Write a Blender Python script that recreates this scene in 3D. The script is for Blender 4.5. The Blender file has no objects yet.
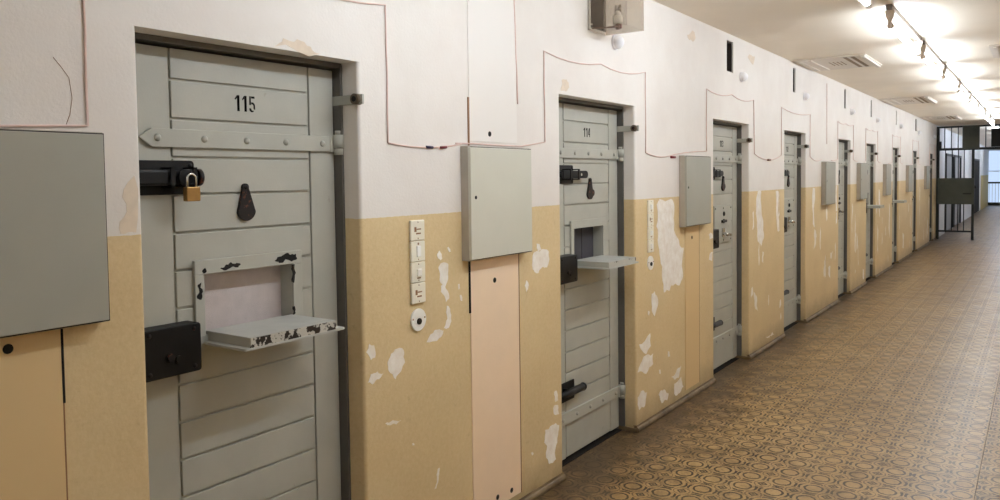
import bpy, bmesh, math, random
from mathutils import Vector, Matrix
random.seed(7)
PI = math.pi
scene = bpy.context.scene
COL = scene.collection

# ------------------------------------------------------------------ materials
def srgb(r, g, b):
    f = lambda c: c/12.92 if c <= .04045 else ((c+.055)/1.055)**2.4
    return (f(r/255), f(g/255), f(b/255), 1)

class NT:
    def __init__(s, name):
        s.m = bpy.data.materials.new(name); s.m.use_nodes = True
        s.t = s.m.node_tree; s.n = s.t.nodes
        s.b = s.n['Principled BSDF']
        s.b.inputs['Specular IOR Level'].default_value = .3
    def new(s, kind, **kw):
        x = s.n.new(kind)
        for k, v in kw.items(): setattr(x, k, v)
        return x
    def link(s, a, b): s.t.links.new(a, b)
    def val(s, sock, v):
        if hasattr(v, 'is_output'): s.link(v, sock)
        else: sock.default_value = v
    def math(s, op, a, b=None, c=None, clamp=False):
        x = s.new('ShaderNodeMath', operation=op, use_clamp=clamp)
        for i, v in enumerate((a, b, c)):
            if v is not None: s.val(x.inputs[i], v)
        return x.outputs[0]
    def noise(s, scale, detail=3, rough=.55, vec=None):
        x = s.new('ShaderNodeTexNoise')
        x.inputs['Scale'].default_value = scale
        x.inputs['Detail'].default_value = detail
        x.inputs['Roughness'].default_value = rough
        s.link(vec if vec is not None else s.pos(), x.inputs['Vector'])
        return x.outputs['Fac']
    def pos(s):
        if not hasattr(s, '_p'): s._p = s.new('ShaderNodeNewGeometry').outputs['Position']
        return s._p
    def xyz(s):
        if not hasattr(s, '_x'):
            q = s.new('ShaderNodeSeparateXYZ'); s.link(s.pos(), q.inputs[0]); s._x = q.outputs
        return s._x
    def ramp(s, fac, a, b):
        x = s.new('ShaderNodeMapRange', clamp=True)
        s.link(fac, x.inputs[0]); x.inputs[1].default_value = a; x.inputs[2].default_value = b
        return x.outputs[0]
    def mix(s, fac, a, b):
        x = s.new('ShaderNodeMix', data_type='RGBA')
        s.val(x.inputs[0], fac); s.val(x.inputs[6], a); s.val(x.inputs[7], b)
        return x.outputs[2]
    def bump(s, h, strength, dist=.01):
        x = s.new('ShaderNodeBump')
        x.inputs['Strength'].default_value = strength; x.inputs['Distance'].default_value = dist
        s.link(h, x.inputs['Height']); s.link(x.outputs[0], s.b.inputs['Normal'])
    def col(s, c): s.val(s.b.inputs['Base Color'], c)
    def rough(s, v): s.val(s.b.inputs['Roughness'], v)
    def metal(s, v): s.b.inputs['Metallic'].default_value = v

def paint(name, c, rough=.5, var=.08, scale=9, bump=0., spec=.3, metal=0.):
    """plain paint / metal with slight blotchy variation"""
    n = NT(name)
    dark = tuple(x*(1-var) for x in c[:3]) + (1,)
    n.col(n.mix(n.ramp(n.noise(scale, 4), .35, .65), dark, c))
    n.rough(rough); n.metal(metal); n.b.inputs['Specular IOR Level'].default_value = spec
    if bump: n.bump(n.noise(scale*14, 2), bump, .004)
    return n.m

def chipped(name, c, chip, lo, hi, scale=26, rough=.5, var=.06, bump=.1):
    n = NT(name)
    dark = tuple(x*(1-var) for x in c[:3]) + (1,)
    base = n.mix(n.ramp(n.noise(7, 3), .35, .65), dark, c)
    m = n.ramp(n.noise(scale, 5, .62), lo, hi)
    n.col(n.mix(m, base, chip)); n.rough(rough)
    if bump: n.bump(n.noise(160, 2), bump, .002)
    return n.m

PAINT_Z = 1.454
WHITE = srgb(232, 227, 221); BEIGE = srgb(220, 197, 153)
def wall_paint():
    n = NT('two_tone_wall_paint')
    x, y, z = n.xyz()
    edge = n.math('ADD', z, n.math('MULTIPLY', n.math('SUBTRACT', n.noise(40, 3), .5), .006))
    low = n.math('LESS_THAN', edge, PAINT_Z)
    blot = n.ramp(n.noise(2.3, 5, .6), .3, .7)
    wh = n.mix(blot, srgb(224, 217, 210), WHITE)
    be = n.mix(blot, srgb(208, 184, 140), BEIGE)
    fine = n.ramp(n.noise(55, 4, .7), .40, .62)
    be = n.mix(n.math('MULTIPLY', fine, .24), be, srgb(233, 213, 175))
    scuff = n.ramp(n.noise(17, 6, .75), .60, .72)
    be = n.mix(n.math('MULTIPLY', scuff, .30), be, srgb(150, 122, 82))
    # scuffed, splashed dirt at the foot of the wall
    foot = n.math('SUBTRACT', 1, n.ramp(n.math('ADD', z, n.math('MULTIPLY', n.noise(6, 4, .7), .22)), .10, .30))
    be = n.mix(n.math('MULTIPLY', foot, .55), be, srgb(120, 98, 68))
    n.col(n.mix(low, wh, be)); n.rough(n.math('ADD', n.math('MULTIPLY', low, -.15), .62))
    h = n.math('ADD', n.math('MULTIPLY', n.noise(95, 3, .6), 1.), n.math('MULTIPLY', n.noise(11, 3), 1.4))
    n.bump(h, .17, .006)
    return n.m

def cover_paint():
    """service shaft cover: same two colours as the wall, smoother"""
    n = NT('two_tone_cover_paint')
    z = n.xyz()[2]
    low = n.math('LESS_THAN', z, PAINT_Z)
    n.col(n.mix(low, srgb(231, 226, 220), srgb(219, 191, 144))); n.rough(.5)
    n.bump(n.noise(12, 3), .12, .004)
    return n.m

def floor_mat():
    n = NT('patterned_linoleum')
    P = .1585
    x, y, z = n.xyz()
    def cell(v, off):
        u = n.math('FRACT', n.math('DIVIDE', n.math('ADD', v, off), P))
        return n.math('MULTIPLY', n.math('SUBTRACT', u, .5), P)
    ox, oy = P/2 - .983 + 20*P, P/2 - 4.152 + 60*P
    u1, v1 = cell(x, ox), cell(y, oy)
    u2, v2 = cell(x, ox + P/2), cell(y, oy + P/2)
    def hyp(a, b): return n.math('SQRT', n.math('ADD', n.math('MULTIPLY', a, a), n.math('MULTIPLY', b, b)))
    wob = n.math('MULTIPLY', n.math('SUBTRACT', n.noise(70, 3), .5), .016)
    d1 = n.math('ADD', hyp(u1, v1), wob); d2 = n.math('ADD', hyp(u2, v2), wob)
    def ring(d, r, w): return n.math('LESS_THAN', n.math('ABSOLUTE', n.math('SUBTRACT', d, r)), w)
    r1 = ring(d1, .043, .0056)
    r2 = n.math('MULTIPLY', ring(d1, .071, .0062), n.math('GREATER_THAN', d2, .052))
    dm = n.math('ADD', n.math('ABSOLUTE', u2), n.math('ABSOLUTE', v2))
    r3 = n.math('MAXIMUM', ring(dm, .022, .0062), n.math('LESS_THAN', dm, .010))
    r4 = ring(d2, .040, .0028)
    pat = n.math('MAXIMUM', n.math('MAXIMUM', r1, r2), n.math('MAXIMUM', r3, n.math('MULTIPLY', r4, .7)))
    worn = n.ramp(n.noise(3.2, 5, .65), .30, .62)
    speck = n.ramp(n.noise(210, 2), .35, .6)
    pat = n.math('MULTIPLY', pat, n.math('MULTIPLY_ADD', speck, .18, .86))
    pat = n.math('MULTIPLY', pat, n.math('MULTIPLY_ADD', worn, .2, .8))
    tone = n.mix(n.ramp(n.noise(1.1, 5, .65), .3, .7), srgb(150, 121, 79), srgb(178, 148, 101))
    tone = n.mix(n.math('MULTIPLY', n.ramp(n.noise(70, 3, .7), .45, .7), .35), tone, srgb(112, 86, 56))
    c = n.mix(pat, tone, srgb(34, 21, 12))
    # trodden-in dirt: blotches, thickest in the unswept strip along the cell doors
    near = n.math('SUBTRACT', 1, n.ramp(x, -.05, .55))
    dirt = n.ramp(n.math('ADD', n.noise(4.5, 6, .7), n.math('MULTIPLY', near, .34)), .50, .78)
    c = n.mix(n.math('MULTIPLY', dirt, .8), c, srgb(62, 45, 30))
    scuff = n.ramp(n.noise(13, 6, .75), .54, .68)
    c = n.mix(n.math('MULTIPLY', scuff, .55), c, srgb(66, 48, 32))
    n.col(c)
    n.rough(n.math('MULTIPLY_ADD', n.noise(5, 5, .7), .30, .20))
    n.b.inputs['Specular IOR Level'].default_value = .36
    n.bump(n.noise(4, 2, .5), .10, .012)
    return n.m

def emis(name, c, s):
    n = NT(name); n.col((.05, .05, .05, 1))
    n.b.inputs['Emission Color'].default_value = c; n.b.inputs['Emission Strength'].default_value = s
    return n.m

def acrylic():
    n = NT('smoky_acrylic')
    tr = n.new('ShaderNodeBsdfTransparent'); tr.inputs[0].default_value = (.93, .91, .88, 1)
    n.col(srgb(176, 162, 146)); n.rough(.25)
    mx = n.new('ShaderNodeMixShader'); mx.inputs[0].default_value = .17
    n.link(tr.outputs[0], mx.inputs[1]); n.link(n.b.outputs[0], mx.inputs[2])
    n.link(mx.outputs[0], n.n['Material Output'].inputs['Surface'])
    return n.m

def cracked_white():
    n = NT('bare_white_plaster')
    n.col(n.mix(n.ramp(n.noise(18, 5, .65), .3, .7), srgb(232, 222, 210), srgb(250, 246, 240)))
    n.rough(.85); n.bump(n.noise(40, 4), .3, .003)
    return n.m

M = dict(
    wall=wall_paint(), cover=cover_paint(), floor=floor_mat(), plaster=cracked_white(),
    stain=paint('brownish_plaster_stain', srgb(226, 210, 190), .7, .1, 25),
    ceiling=paint('ceiling_paint', srgb(244, 233, 217), .6, .04, 2.2),
    white_wall=paint('far_white_paint', srgb(226, 226, 226), .6, .05, 3),
    dado=paint('far_dado_paint', srgb(203, 180, 110), .6, .05, 3),
    pink=paint('pale_pink_board', srgb(246, 220, 190), .55, .05, 5, .06),
    base=chipped('plinth_cement', srgb(124, 104, 76), srgb(76, 60, 42), .40, .70, 5, .5),
    door=chipped('grey_door_paint', srgb(176, 175, 165), srgb(150, 145, 134), .70, .78, 15, .48, .07, .12),
    door_chip=chipped('chipped_grey_paint', srgb(186, 184, 174), srgb(40, 33, 27), .60, .63, 24, .5),
    flap_edge=chipped('badly_chipped_paint', srgb(190, 186, 176), srgb(38, 30, 24), .50, .53, 34, .5),
    flap=paint('flap_paint', srgb(184, 184, 178), .45, .10, 14, .08),
    frame=paint('dark_frame_paint', srgb(98, 95, 90), .5, .14, 8),
    black=paint('black_lacquer', srgb(20, 18, 18), .45, .4, 22, .1, .25),
    rust=chipped('rusty_black_iron', srgb(24, 18, 17), srgb(120, 66, 42), .56, .68, 40, .5),
    niche=paint('dark_timber_lining', srgb(58, 48, 42), .7, .25, 20),
    dark=paint('dark_gap', srgb(24, 20, 18), .8, .2),
    brass=paint('brass', srgb(156, 120, 68), .35, .2, 30, 0, .5, .7),
    brass_dull=paint('dull_brown_metal', srgb(120, 104, 86), .5, .25, 30, 0, .4, .3),
    steel=paint('bright_steel', srgb(205, 203, 198), .25, .1, 20, 0, .5, .9),
    shutter=paint('pinkish_grey_shutter', srgb(205, 193, 190), .7, .07, 30, .5),
    shutter_dark=paint('dark_grey_shutter', srgb(70, 68, 74), .6, .1, 9),
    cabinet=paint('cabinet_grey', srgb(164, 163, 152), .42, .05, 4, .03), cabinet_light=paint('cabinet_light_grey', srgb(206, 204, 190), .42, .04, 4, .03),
    cab_edge=paint('cabinet_side_grey', srgb(176, 168, 155), .5, .10, 12),
    switch=paint('cream_plastic', srgb(240, 234, 216), .35, .04, 20),
    switch_white=paint('white_plastic', srgb(246, 244, 238), .35, .03, 20),
    rocker=paint('brown_print', srgb(150, 112, 80), .5, .1, 30),
    wire=paint('pinkish_wire', srgb(228, 200, 190), .55, .12, 20),
    wire_dark=paint('brown_wire', srgb(120, 84, 74), .55, .15, 20),
    red=paint('red_sleeve', srgb(120, 40, 48), .5), blue=paint('dark_blue_sleeve', srgb(46, 36, 70), .5),
    globe=paint('opal_plastic', srgb(240, 238, 240), .3, .03, 10),
    batten=paint('batten_enamel', srgb(214, 206, 194), .4, .06, 8),
    holder=paint('holder_plastic', srgb(226, 214, 200), .45, .12, 12),
    track=paint('conduit_grey', srgb(120, 112, 104), .5, .1, 8),
    vent=paint('vent_enamel', srgb(226, 216, 204), .45, .06, 8),
    vent_dark=paint('vent_brown', srgb(150, 128, 104), .6, .1, 8),
    gate=paint('gate_dark_green', srgb(80, 84, 76), .5, .12, 6),
    gate_bar=paint('gate_bar_dark', srgb(44, 46, 44), .5, .12, 6),
    far_door=paint('far_door_grey', srgb(150, 150, 150), .5, .08, 4),
    number=paint('number_black', srgb(12, 10, 10), .8, .2, 40, 0, .05),
    tube=emis('tube_glow', (.82, .905, 1.0, 1), 52), tube_boosted=emis('boosted_tube_glow', (.82, .905, 1.0, 1), 78),  # second glow is raised above the row's to brighten the near wall
    tube_far=emis('tube_glow_far', (.72, .82, 1.0, 1), 85),
    window=emis('window_daylight', (.58, .74, 1.0, 1), .95),
    radiator=paint('radiator_enamel', srgb(232, 236, 240), .4, .03),
    acrylic=acrylic(),
)

# ------------------------------------------------------------------ mesh helper
class MB:
    def __init__(s): s.bm = bmesh.new(); s.mats = []
    def mi(s, m):
        if m not in s.mats: s.mats.append(m)
        return s.mats.index(m)
    def _m(s, faces, m):
        i = s.mi(m)
        for f in faces: f.material_index = i
    def box(s, x0, x1, y0, y1, z0, z1, m, bev=0.):
        r = bmesh.ops.create_cube(s.bm, size=1, matrix=Matrix.Translation(((x0+x1)/2, (y0+y1)/2, (z0+z1)/2)) @ Matrix.Diagonal((abs(x1-x0), abs(y1-y0), abs(z1-z0), 1)))
        vs = r['verts']; fs = {f for v in vs for f in v.link_faces}
        if bev:
            es = {e for v in vs for e in v.link_edges}
            g = bmesh.ops.bevel(s.bm, geom=list(es), offset=bev, segments=2, affect='EDGES', profile=.5)
            fs = {f for f in fs if f.is_valid} | set(g['faces'])
        s._m(fs, m); return s
    def prism(s, pts, axis, a, b, m, bev=0.):
        """polygon extruded along an axis; pts are the two other coordinates in order (x,y,z minus the axis)"""
        def P(q, t):
            return {'x': (t, q[0], q[1]), 'y': (q[0], t, q[1]), 'z': (q[0], q[1], t)}[axis]
        lo = [s.bm.verts.new(P(q, a)) for q in pts]; hi = [s.bm.verts.new(P(q, b)) for q in pts]
        n = len(pts); fs = [s.bm.faces.new(lo), s.bm.faces.new(hi)]
        for i in range(n): fs.append(s.bm.faces.new((lo[i], lo[(i+1) % n], hi[(i+1) % n], hi[i])))
        bmesh.ops.recalc_face_normals(s.bm, faces=fs)
        if bev:
            es = {e for f in fs for e in f.edges}
            g = bmesh.ops.bevel(s.bm, geom=list(es), offset=bev, segments=2, affect='EDGES', profile=.5)
            fs = [f for f in fs if f.is_valid] + g['faces']
        s._m(fs, m); return s
    def cyl(s, p0, p1, r, m, seg=16, r2=None):
        p0, p1 = Vector(p0), Vector(p1); d = p1-p0
        mt = Matrix.Translation((p0+p1)/2) @ d.to_track_quat('Z', 'Y').to_matrix().to_4x4()
        g = bmesh.ops.create_cone(s.bm, cap_ends=True, segments=seg, radius1=r, radius2=r if r2 is None else r2, depth=d.length, matrix=mt)
        fs = {f for v in g['verts'] for f in v.link_faces}
        for f in fs: f.smooth = len(f.verts) == 4
        s._m(fs, m); return s
    def ball(s, c, r, m, seg=20, sc=(1, 1, 1)):
        g = bmesh.ops.create_uvsphere(s.bm, u_segments=seg, v_segments=seg//2, radius=r, matrix=Matrix.Translation(c) @ Matrix.Diagonal((*sc, 1)))
        fs = {f for v in g['verts'] for f in v.link_faces}
        for f in fs: f.smooth = True
        s._m(fs, m); return s
    def tube(s, pts, r, m, seg=8):
        pts = [Vector(p) for p in pts]; rings = []
        for i, p in enumerate(pts):
            t = (pts[min(i+1, len(pts)-1)] - pts[max(i-1, 0)]).normalized()
            q = t.to_track_quat('Z', 'Y')
            rings.append([s.bm.verts.new(p + q @ Vector((r*math.cos(2*PI*k/seg), r*math.sin(2*PI*k/seg), 0))) for k in range(seg)])
        fs = []
        for a, b in zip(rings, rings[1:]):
            best = min(range(seg), key=lambda o: sum((a[k].co-b[(k+o) % seg].co).length for k in range(seg)))
            for k in range(seg):
                f = s.bm.faces.new((a[k], a[(k+1) % seg], b[(k+1+best) % seg], b[(k+best) % seg])); f.smooth = True; fs.append(f)
        fs.append(s.bm.faces.new(rings[0])); fs.append(s.bm.faces.new(rings[-1]))
        bmesh.ops.recalc_face_normals(s.bm, faces=fs)
        s._m(fs, m); return s
    def mesh(s, name):
        me = bpy.data.meshes.new(name); s.bm.to_mesh(me); s.bm.free()
        for m in s.mats: me.materials.append(m)
        return me
    def build(s, name, parent=None, loc=None):
        return link(name, s.mesh(name), parent, loc)

def link(name, me, parent=None, loc=None):
    o = bpy.data.objects.new(name, me); COL.objects.link(o)
    if parent is not None: o.parent = parent
    if loc is not None: o.location = loc
    return o
def tag(o, label, cat=None, group=None, kind=None):
    o['label'] = label
    if cat: o['category'] = cat
    if group: o['group'] = group
    if kind: o['kind'] = kind
    return o
def empty(name, loc): return link(name, None, None, loc)
def copy_tree(o, parent=None):
    c = o.copy(); COL.objects.link(c)
    if parent is not None: c.parent = parent
    for ch in [q for q in o.children]: copy_tree(ch, c)
    return c
def ident(c):
    for ch in c.children: ch.matrix_parent_inverse = Matrix.Identity(4); ident(ch)
def circ(cx, cy, r, n=20, a0=0., a1=2*PI): return [(cx+r*math.cos(a0+(a1-a0)*k/n), cy+r*math.sin(a0+(a1-a0)*k/n)) for k in range(n)]
def rrect(x0, x1, y0, y1, r, n=4):
    o = []
    for cx, cy, a in ((x1-r, y1-r, 0), (x0+r, y1-r, PI/2), (x0+r, y0+r, PI), (x1-r, y0+r, 3*PI/2)):
        o += [(cx+r*math.cos(a+PI/2*k/n), cy+r*math.sin(a+PI/2*k/n)) for k in range(n+1)]
    return o
def jag(pts, amp, depth=2):
    """roughen a closed outline"""
    for _ in range(depth):
        out = []
        for i, p in enumerate(pts):
            q = pts[(i+1) % len(pts)]
            L = math.hypot(q[0]-p[0], q[1]-p[1]); d = random.uniform(-amp, amp)*L
            nx, ny = -(q[1]-p[1])/(L+1e-9), (q[0]-p[0])/(L+1e-9)
            out += [p, ((p[0]+q[0])/2+nx*d, (p[1]+q[1])/2+ny*d)]
        pts = out
    return pts

# ------------------------------------------------------------------ layout (metres; wall face x = 0, corridor runs along +y)
FZ = -.02; CEIL = 2.737; HEAD = 2.037; WID = 2.55; YB = -4.0; YG = 21.55; YE = 44.0
OPEN = [(1.226, 2.084), (3.556, 4.475), (5.899, 6.791), (7.933, 8.785), (10.45, 11.20),
        (12.34, 13.12), (14.78, 15.48), (17.34, 18.02), (20.22, 20.90)]
OPENB = [(-1.19, -.31), (-3.45, -2.57)]                      # openings behind the camera's frame
OPENF = [(23.75, 25.9), (26.2, 28.4), (34.3, 37.2)]           # beyond the gate
NICHE = [(3.876, 4.094)] + [(a+.31, a+.31+w) for (a, b), w in zip(OPEN[2:], (.16, .10, .10, .10, .10, .22, .10))]
NZ = (2.435, 2.685)

PATCH = [[(2.097, 0.95), (2.116, 0.979), (2.14, 0.968), (2.144, 0.921), (2.12, 0.916)], [(2.213, 0.888), (2.233, 0.917), (2.283, 0.932), (2.307, 0.917), (2.313, 0.867), (2.29, 0.838), (2.256, 0.811), (2.218, 0.853)], [(2.103, 0.832), (2.119, 0.861), (2.156, 0.864), (2.187, 0.849), (2.164, 0.832), (2.127, 0.82)], [(2.193, 0.651), (2.236, 0.653), (2.285, 0.64), (2.255, 0.631), (2.216, 0.638)], [(2.347, 0.527), (2.358, 0.527), (2.362, 0.517), (2.351, 0.518)], [(2.506, 0.37), (2.52, 0.373), (2.512, 0.339), (2.495, 0.293), (2.482, 0.293), (2.501, 0.328)], [(2.525, 1.279), (2.543, 1.296), (2.56, 1.26), (2.547, 1.255)], [(2.533, 1.224), (2.559, 1.243), (2.6, 1.233), (2.598, 1.178), (2.579, 1.141), (2.54, 1.173)], [(2.548, 1.145), (2.574, 1.147), (2.603, 1.087), (2.581, 1.073), (2.547, 1.122)], [(2.586, 1.056), (2.607, 1.042), (2.615, 0.984), (2.596, 0.959), (2.564, 0.964), (2.588, 1.0)], [(2.449, 0.924), (2.474, 0.952), (2.535, 0.964), (2.561, 0.954), (2.516, 0.917)], [(2.666, 1.138), (2.677, 1.14), (2.679, 1.121), (2.669, 1.115)], [(2.678, 1.089), (2.687, 1.09), (2.694, 1.061), (2.683, 1.065)], [(2.594, 1.303), (2.605, 1.307), (2.619, 1.286), (2.608, 1.284)], [(3.267, 1.163), (3.285, 1.224), (3.342, 1.225), (3.43, 1.218), (3.435, 1.177), (3.41, 1.136), (3.364, 1.144), (3.328, 1.117), (3.289, 1.127)], [(3.314, 1.267), (3.343, 1.259), (3.359, 1.227), (3.325, 1.227)], [(3.199, 1.068), (3.216, 1.093), (3.235, 1.064), (3.215, 1.034)], [(3.375, 0.299), (3.446, 0.306), (3.517, 0.286), (3.506, 0.241), (3.474, 0.165), (3.483, 0.114), (3.411, 0.11), (3.382, 0.15), (3.394, 0.21), (3.364, 0.234)], [(3.457, 0.393), (3.478, 0.404), (3.509, 0.396), (3.518, 0.345), (3.477, 0.351)], [(3.238, 0.219), (3.253, 0.221), (3.264, 0.209), (3.249, 0.203)], [(3.469, 0.475), (3.494, 0.477), (3.509, 0.422), (3.48, 0.419)], [(4.808, 1.412), (4.853, 1.446), (5.052, 1.441), (5.109, 1.389), (5.098, 1.227), (5.153, 1.173), (5.279, 1.087), (5.245, 0.988), (5.261, 0.883), (5.193, 0.827), (5.047, 0.845), (5.015, 0.811), (4.922, 0.811), (4.892, 0.924), (4.863, 1.049), (4.82, 1.172), (4.801, 1.269)], [(4.721, 0.828), (4.766, 0.841), (4.825, 0.758), (4.764, 0.674), (4.72, 0.718)], [(4.522, 0.532), (4.696, 0.574), (4.704, 0.489), (4.628, 0.448)], [(4.499, 0.357), (4.585, 0.439), (4.739, 0.432), (4.738, 0.362), (4.627, 0.32)], [(4.497, 0.196), (4.561, 0.226), (4.638, 0.198), (4.603, 0.115), (4.517, 0.11)], [(4.827, 0.135), (4.922, 0.151), (4.994, 0.105), (4.969, 0.063), (4.874, 0.067)], [(5.045, 0.21), (5.146, 0.238), (5.224, 0.252), (5.171, 0.173), (5.095, 0.18)], [(5.094, 0.15), (5.224, 0.171), (5.265, 0.091), (5.196, 0.062), (5.094, 0.081)], [(4.983, 0.399), (5.012, 0.393), (5.021, 0.358), (4.992, 0.358)], [(4.662, 0.726), (4.689, 0.719), (4.679, 0.694), (4.658, 0.705)], [(4.834, 0.3), (4.862, 0.298), (4.866, 0.27), (4.838, 0.278)], [(5.791, 1.151), (5.862, 1.152), (5.879, 1.114), (5.808, 1.106)], [(5.808, 0.996), (5.879, 1.008), (5.861, 0.941), (5.79, 0.948)], [(7.044, 1.445), (7.147, 1.443), (7.211, 1.177), (7.233, 1.019), (7.149, 0.948), (7.045, 1.002), (7.024, 1.187)], [(7.191, 0.898), (7.234, 0.888), (7.213, 0.786), (7.171, 0.806)], [(7.621, 1.44), (7.715, 1.437), (7.754, 1.049), (7.683, 1.054), (7.634, 1.285)], [(6.925, 0.556), (7.026, 0.497), (7.047, 0.371), (6.976, 0.397)], [(7.292, 0.09), (7.515, 0.099), (7.573, 0.065), (7.403, 0.065)], [(9.097, 1.44), (9.186, 1.44), (9.194, 1.001), (9.104, 1.042)], [(9.18, 0.984), (9.241, 0.962), (9.229, 0.781), (9.139, 0.752)], [(9.998, 0.642), (10.121, 0.651), (10.052, 0.559), (9.982, 0.574)], [(9.88, 0.479), (10.001, 0.486), (10.005, 0.33), (9.899, 0.38)], [(10.282, 1.442), (10.356, 1.441), (10.364, 1.131), (10.29, 1.134)], [(11.517, 0.775), (11.607, 0.769), (11.593, 0.504), (11.502, 0.534)], [(12.097, 0.23), (12.197, 0.21), (12.207, 0.08), (12.106, 0.09)],
 [(11.3, 1.2), (11.36, 1.1), (11.33, .8), (11.29, .9)], [(13.4, 1.35), (13.5, 1.3), (13.5, .9), (13.42, 1.0)], [(13.3, .8), (13.38, .7), (13.36, .3), (13.3, .4)], [(14.4, 1.1), (14.5, 1.0), (14.48, .5), (14.42, .6)], [(16.0, .5), (16.2, .45), (16.15, .2), (16.0, .22)], [(18.4, 1.3), (18.5, 1.25), (18.48, .7), (18.42, .8)], [(19.8, .6), (19.9, .5), (19.88, .2), (19.8, .25)]]

STAIN = [[(1.70, 2.042), (1.74, 2.075), (1.80, 2.08), (1.86, 2.062), (1.90, 2.042)], [(3.57, 2.055), (3.58, 2.11), (3.63, 2.12), (3.66, 2.08), (3.62, 2.055)], [(1.16, 1.46), (1.205, 1.46), (1.205, 1.62), (1.185, 1.60), (1.18, 1.52)],
         [(5.35, 2.60), (5.5, 2.64), (5.52, 2.60), (5.4, 2.57)], [(6.75, 2.61), (6.95, 2.64), (6.9, 2.56)], [(.70, 2.05), (.78, 2.02), (.86, 2.06), (.80, 2.12), (.72, 2.10)]]
# ------------------------------------------------------------------ setting
mb = MB()
RAD = .013
ops = sorted(OPENB + OPEN)
def pier(y0, y1, x1=-.4):
    prof = [(x1, y0), (x1, y1)]
    prof += [(-RAD+RAD*math.cos(a), y1-RAD+RAD*math.sin(a)) for a in [PI/2-PI/8*k for k in range(5)]]
    prof += [(-RAD+RAD*math.cos(a), y0+RAD+RAD*math.sin(a)) for a in [-PI/8*k for k in range(5)]]
    mb.prism(prof, 'z', FZ, HEAD, M['wall'])
edges = [YB] + [v for o in ops for v in o] + [YG]
PIERS = [(edges[i], edges[i+1]) for i in range(0, len(edges), 2)]
for a, b in PIERS: pier(a, b)
mb.box(-.4, 0, YB, YG, HEAD, NZ[0], M['wall']); mb.box(-.4, 0, YB, YG, NZ[1], CEIL, M['wall'])
ne = [YB] + [v for q in sorted(NICHE) for v in q] + [YG]
for i in range(0, len(ne), 2): mb.box(-.4, 0, ne[i], ne[i+1], NZ[0], NZ[1], M['wall'])
for q in NICHE:
    mb.box(-.4, -.2, q[0], q[1], NZ[0], NZ[1], M['dark'])
    t = .012                                   # dark timber lining of the recess, set back behind the plaster edge
    mb.box(-.2, -.012, q[0], q[0]+t, NZ[0], NZ[1], M['niche']); mb.box(-.2, -.012, q[1]-t, q[1], NZ[0], NZ[1], M['niche'])
    mb.box(-.2, -.012, q[0], q[1], NZ[0], NZ[0]+t, M['niche']); mb.box(-.2, -.012, q[0], q[1], NZ[1]-t, NZ[1], M['niche'])
    mb.box(-.10, -.08, q[0]+t, q[1]-t, NZ[0]+.05, NZ[0]+.058, M['vent'])
for a, b in ops: mb.box(-.5, -.4, a-.05, b+.05, FZ, HEAD+.05, M['dark'])
for pts in STAIN: mb.prism(jag(pts, .2, 2), 'x', -.004, .0008, M['stain'])
rs = random.Random(3)
for a, b in PIERS:
    if a < 6: continue
    for k in range(7):
        y = rs.uniform(a+.05, b-.1); z = rs.choice((rs.uniform(.1, .6), rs.uniform(.5, 1.25))); h = rs.uniform(.04, .3); w = rs.uniform(.02, .06)
        if z+h < PAINT_Z: PATCH.append([(y, z), (y+w, z+.02), (y+w*.8, z+h), (y+w*.2, z+h*.9)])
for pts in PATCH:
    mb.prism(jag(pts, .16, 2), 'x', -.004, .0012, M['plaster'])
wl = mb.build('wall_left')
tag(wl, 'long corridor wall painted white above beige with peeling patches', kind='structure')

mb = MB()
yb = [YG] + [v for o in OPENF for v in o] + [YE]
for i in range(0, len(yb), 2): mb.box(-.4, 0, yb[i], yb[i+1], FZ, CEIL, M['white_wall'])
for a, b in OPENF: mb.box(-.4, 0, a, b, 2.1, CEIL, M['white_wall']); mb.box(-.5, -.4, a, b, FZ, 2.1, M['dark'])
mb.box(0, .012, 38.6, YE, FZ, 1.44, M['dado'])
tag(mb.build('wall_far_left'), 'white wall of the passage beyond the barred gate with a beige foot at its far end', kind='structure')

def slab(name, x0, x1, y0, y1, z0, z1, m, label):
    return tag(MB().box(x0, x1, y0, y1, z0, z1, m).build(name), label, kind='structure')
mb = MB()
mb.box(-.5, 1.8305, YB, YE, -.12, FZ, M['floor']); mb.box(1.8335, WID, YB, YE, -.12, FZ, M['floor']); mb.box(1.8305, 1.8335, YB, YE, -.12, FZ-.004, M['dark'])
tag(mb.build('floor'), 'shiny brown linoleum with rings printed all over and one long seam', kind='structure')
slab('ceiling', -.5, WID+.2, YB, YE, CEIL, CEIL+.1, M['ceiling'], 'plain off white corridor ceiling')
mb = MB()
mb.box(WID, WID+.2, YB, YG, FZ, PAINT_Z, M['wall']); mb.box(WID, WID+.2, YB, YG, PAINT_Z, CEIL, M['wall']); mb.box(WID, WID+.2, YG, YE, FZ, CEIL, M['white_wall'])
tag(mb.build('wall_right'), 'right corridor wall outside the view', kind='structure')
slab('wall_back', -.5, WID+.2, YB-.2, YB, FZ, CEIL, M['wall'], 'corridor end wall behind the viewer')
mb = MB()
mb.box(-.5, WID+.2, YE, YE+.2, FZ, .10, M['white_wall']); mb.box(-.5, WID+.2, YE, YE+.2, 2.64, CEIL, M['white_wall']); mb.box(-.5, -.02, YE, YE+.2, .10, 2.64, M['white_wall'])
mb.box(2.5, WID+.2, YE, YE+.2, .10, 2.64, M['white_wall'])
tag(mb.build('wall_end'), 'far end wall of the corridor around the bright window', kind='structure')

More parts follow.
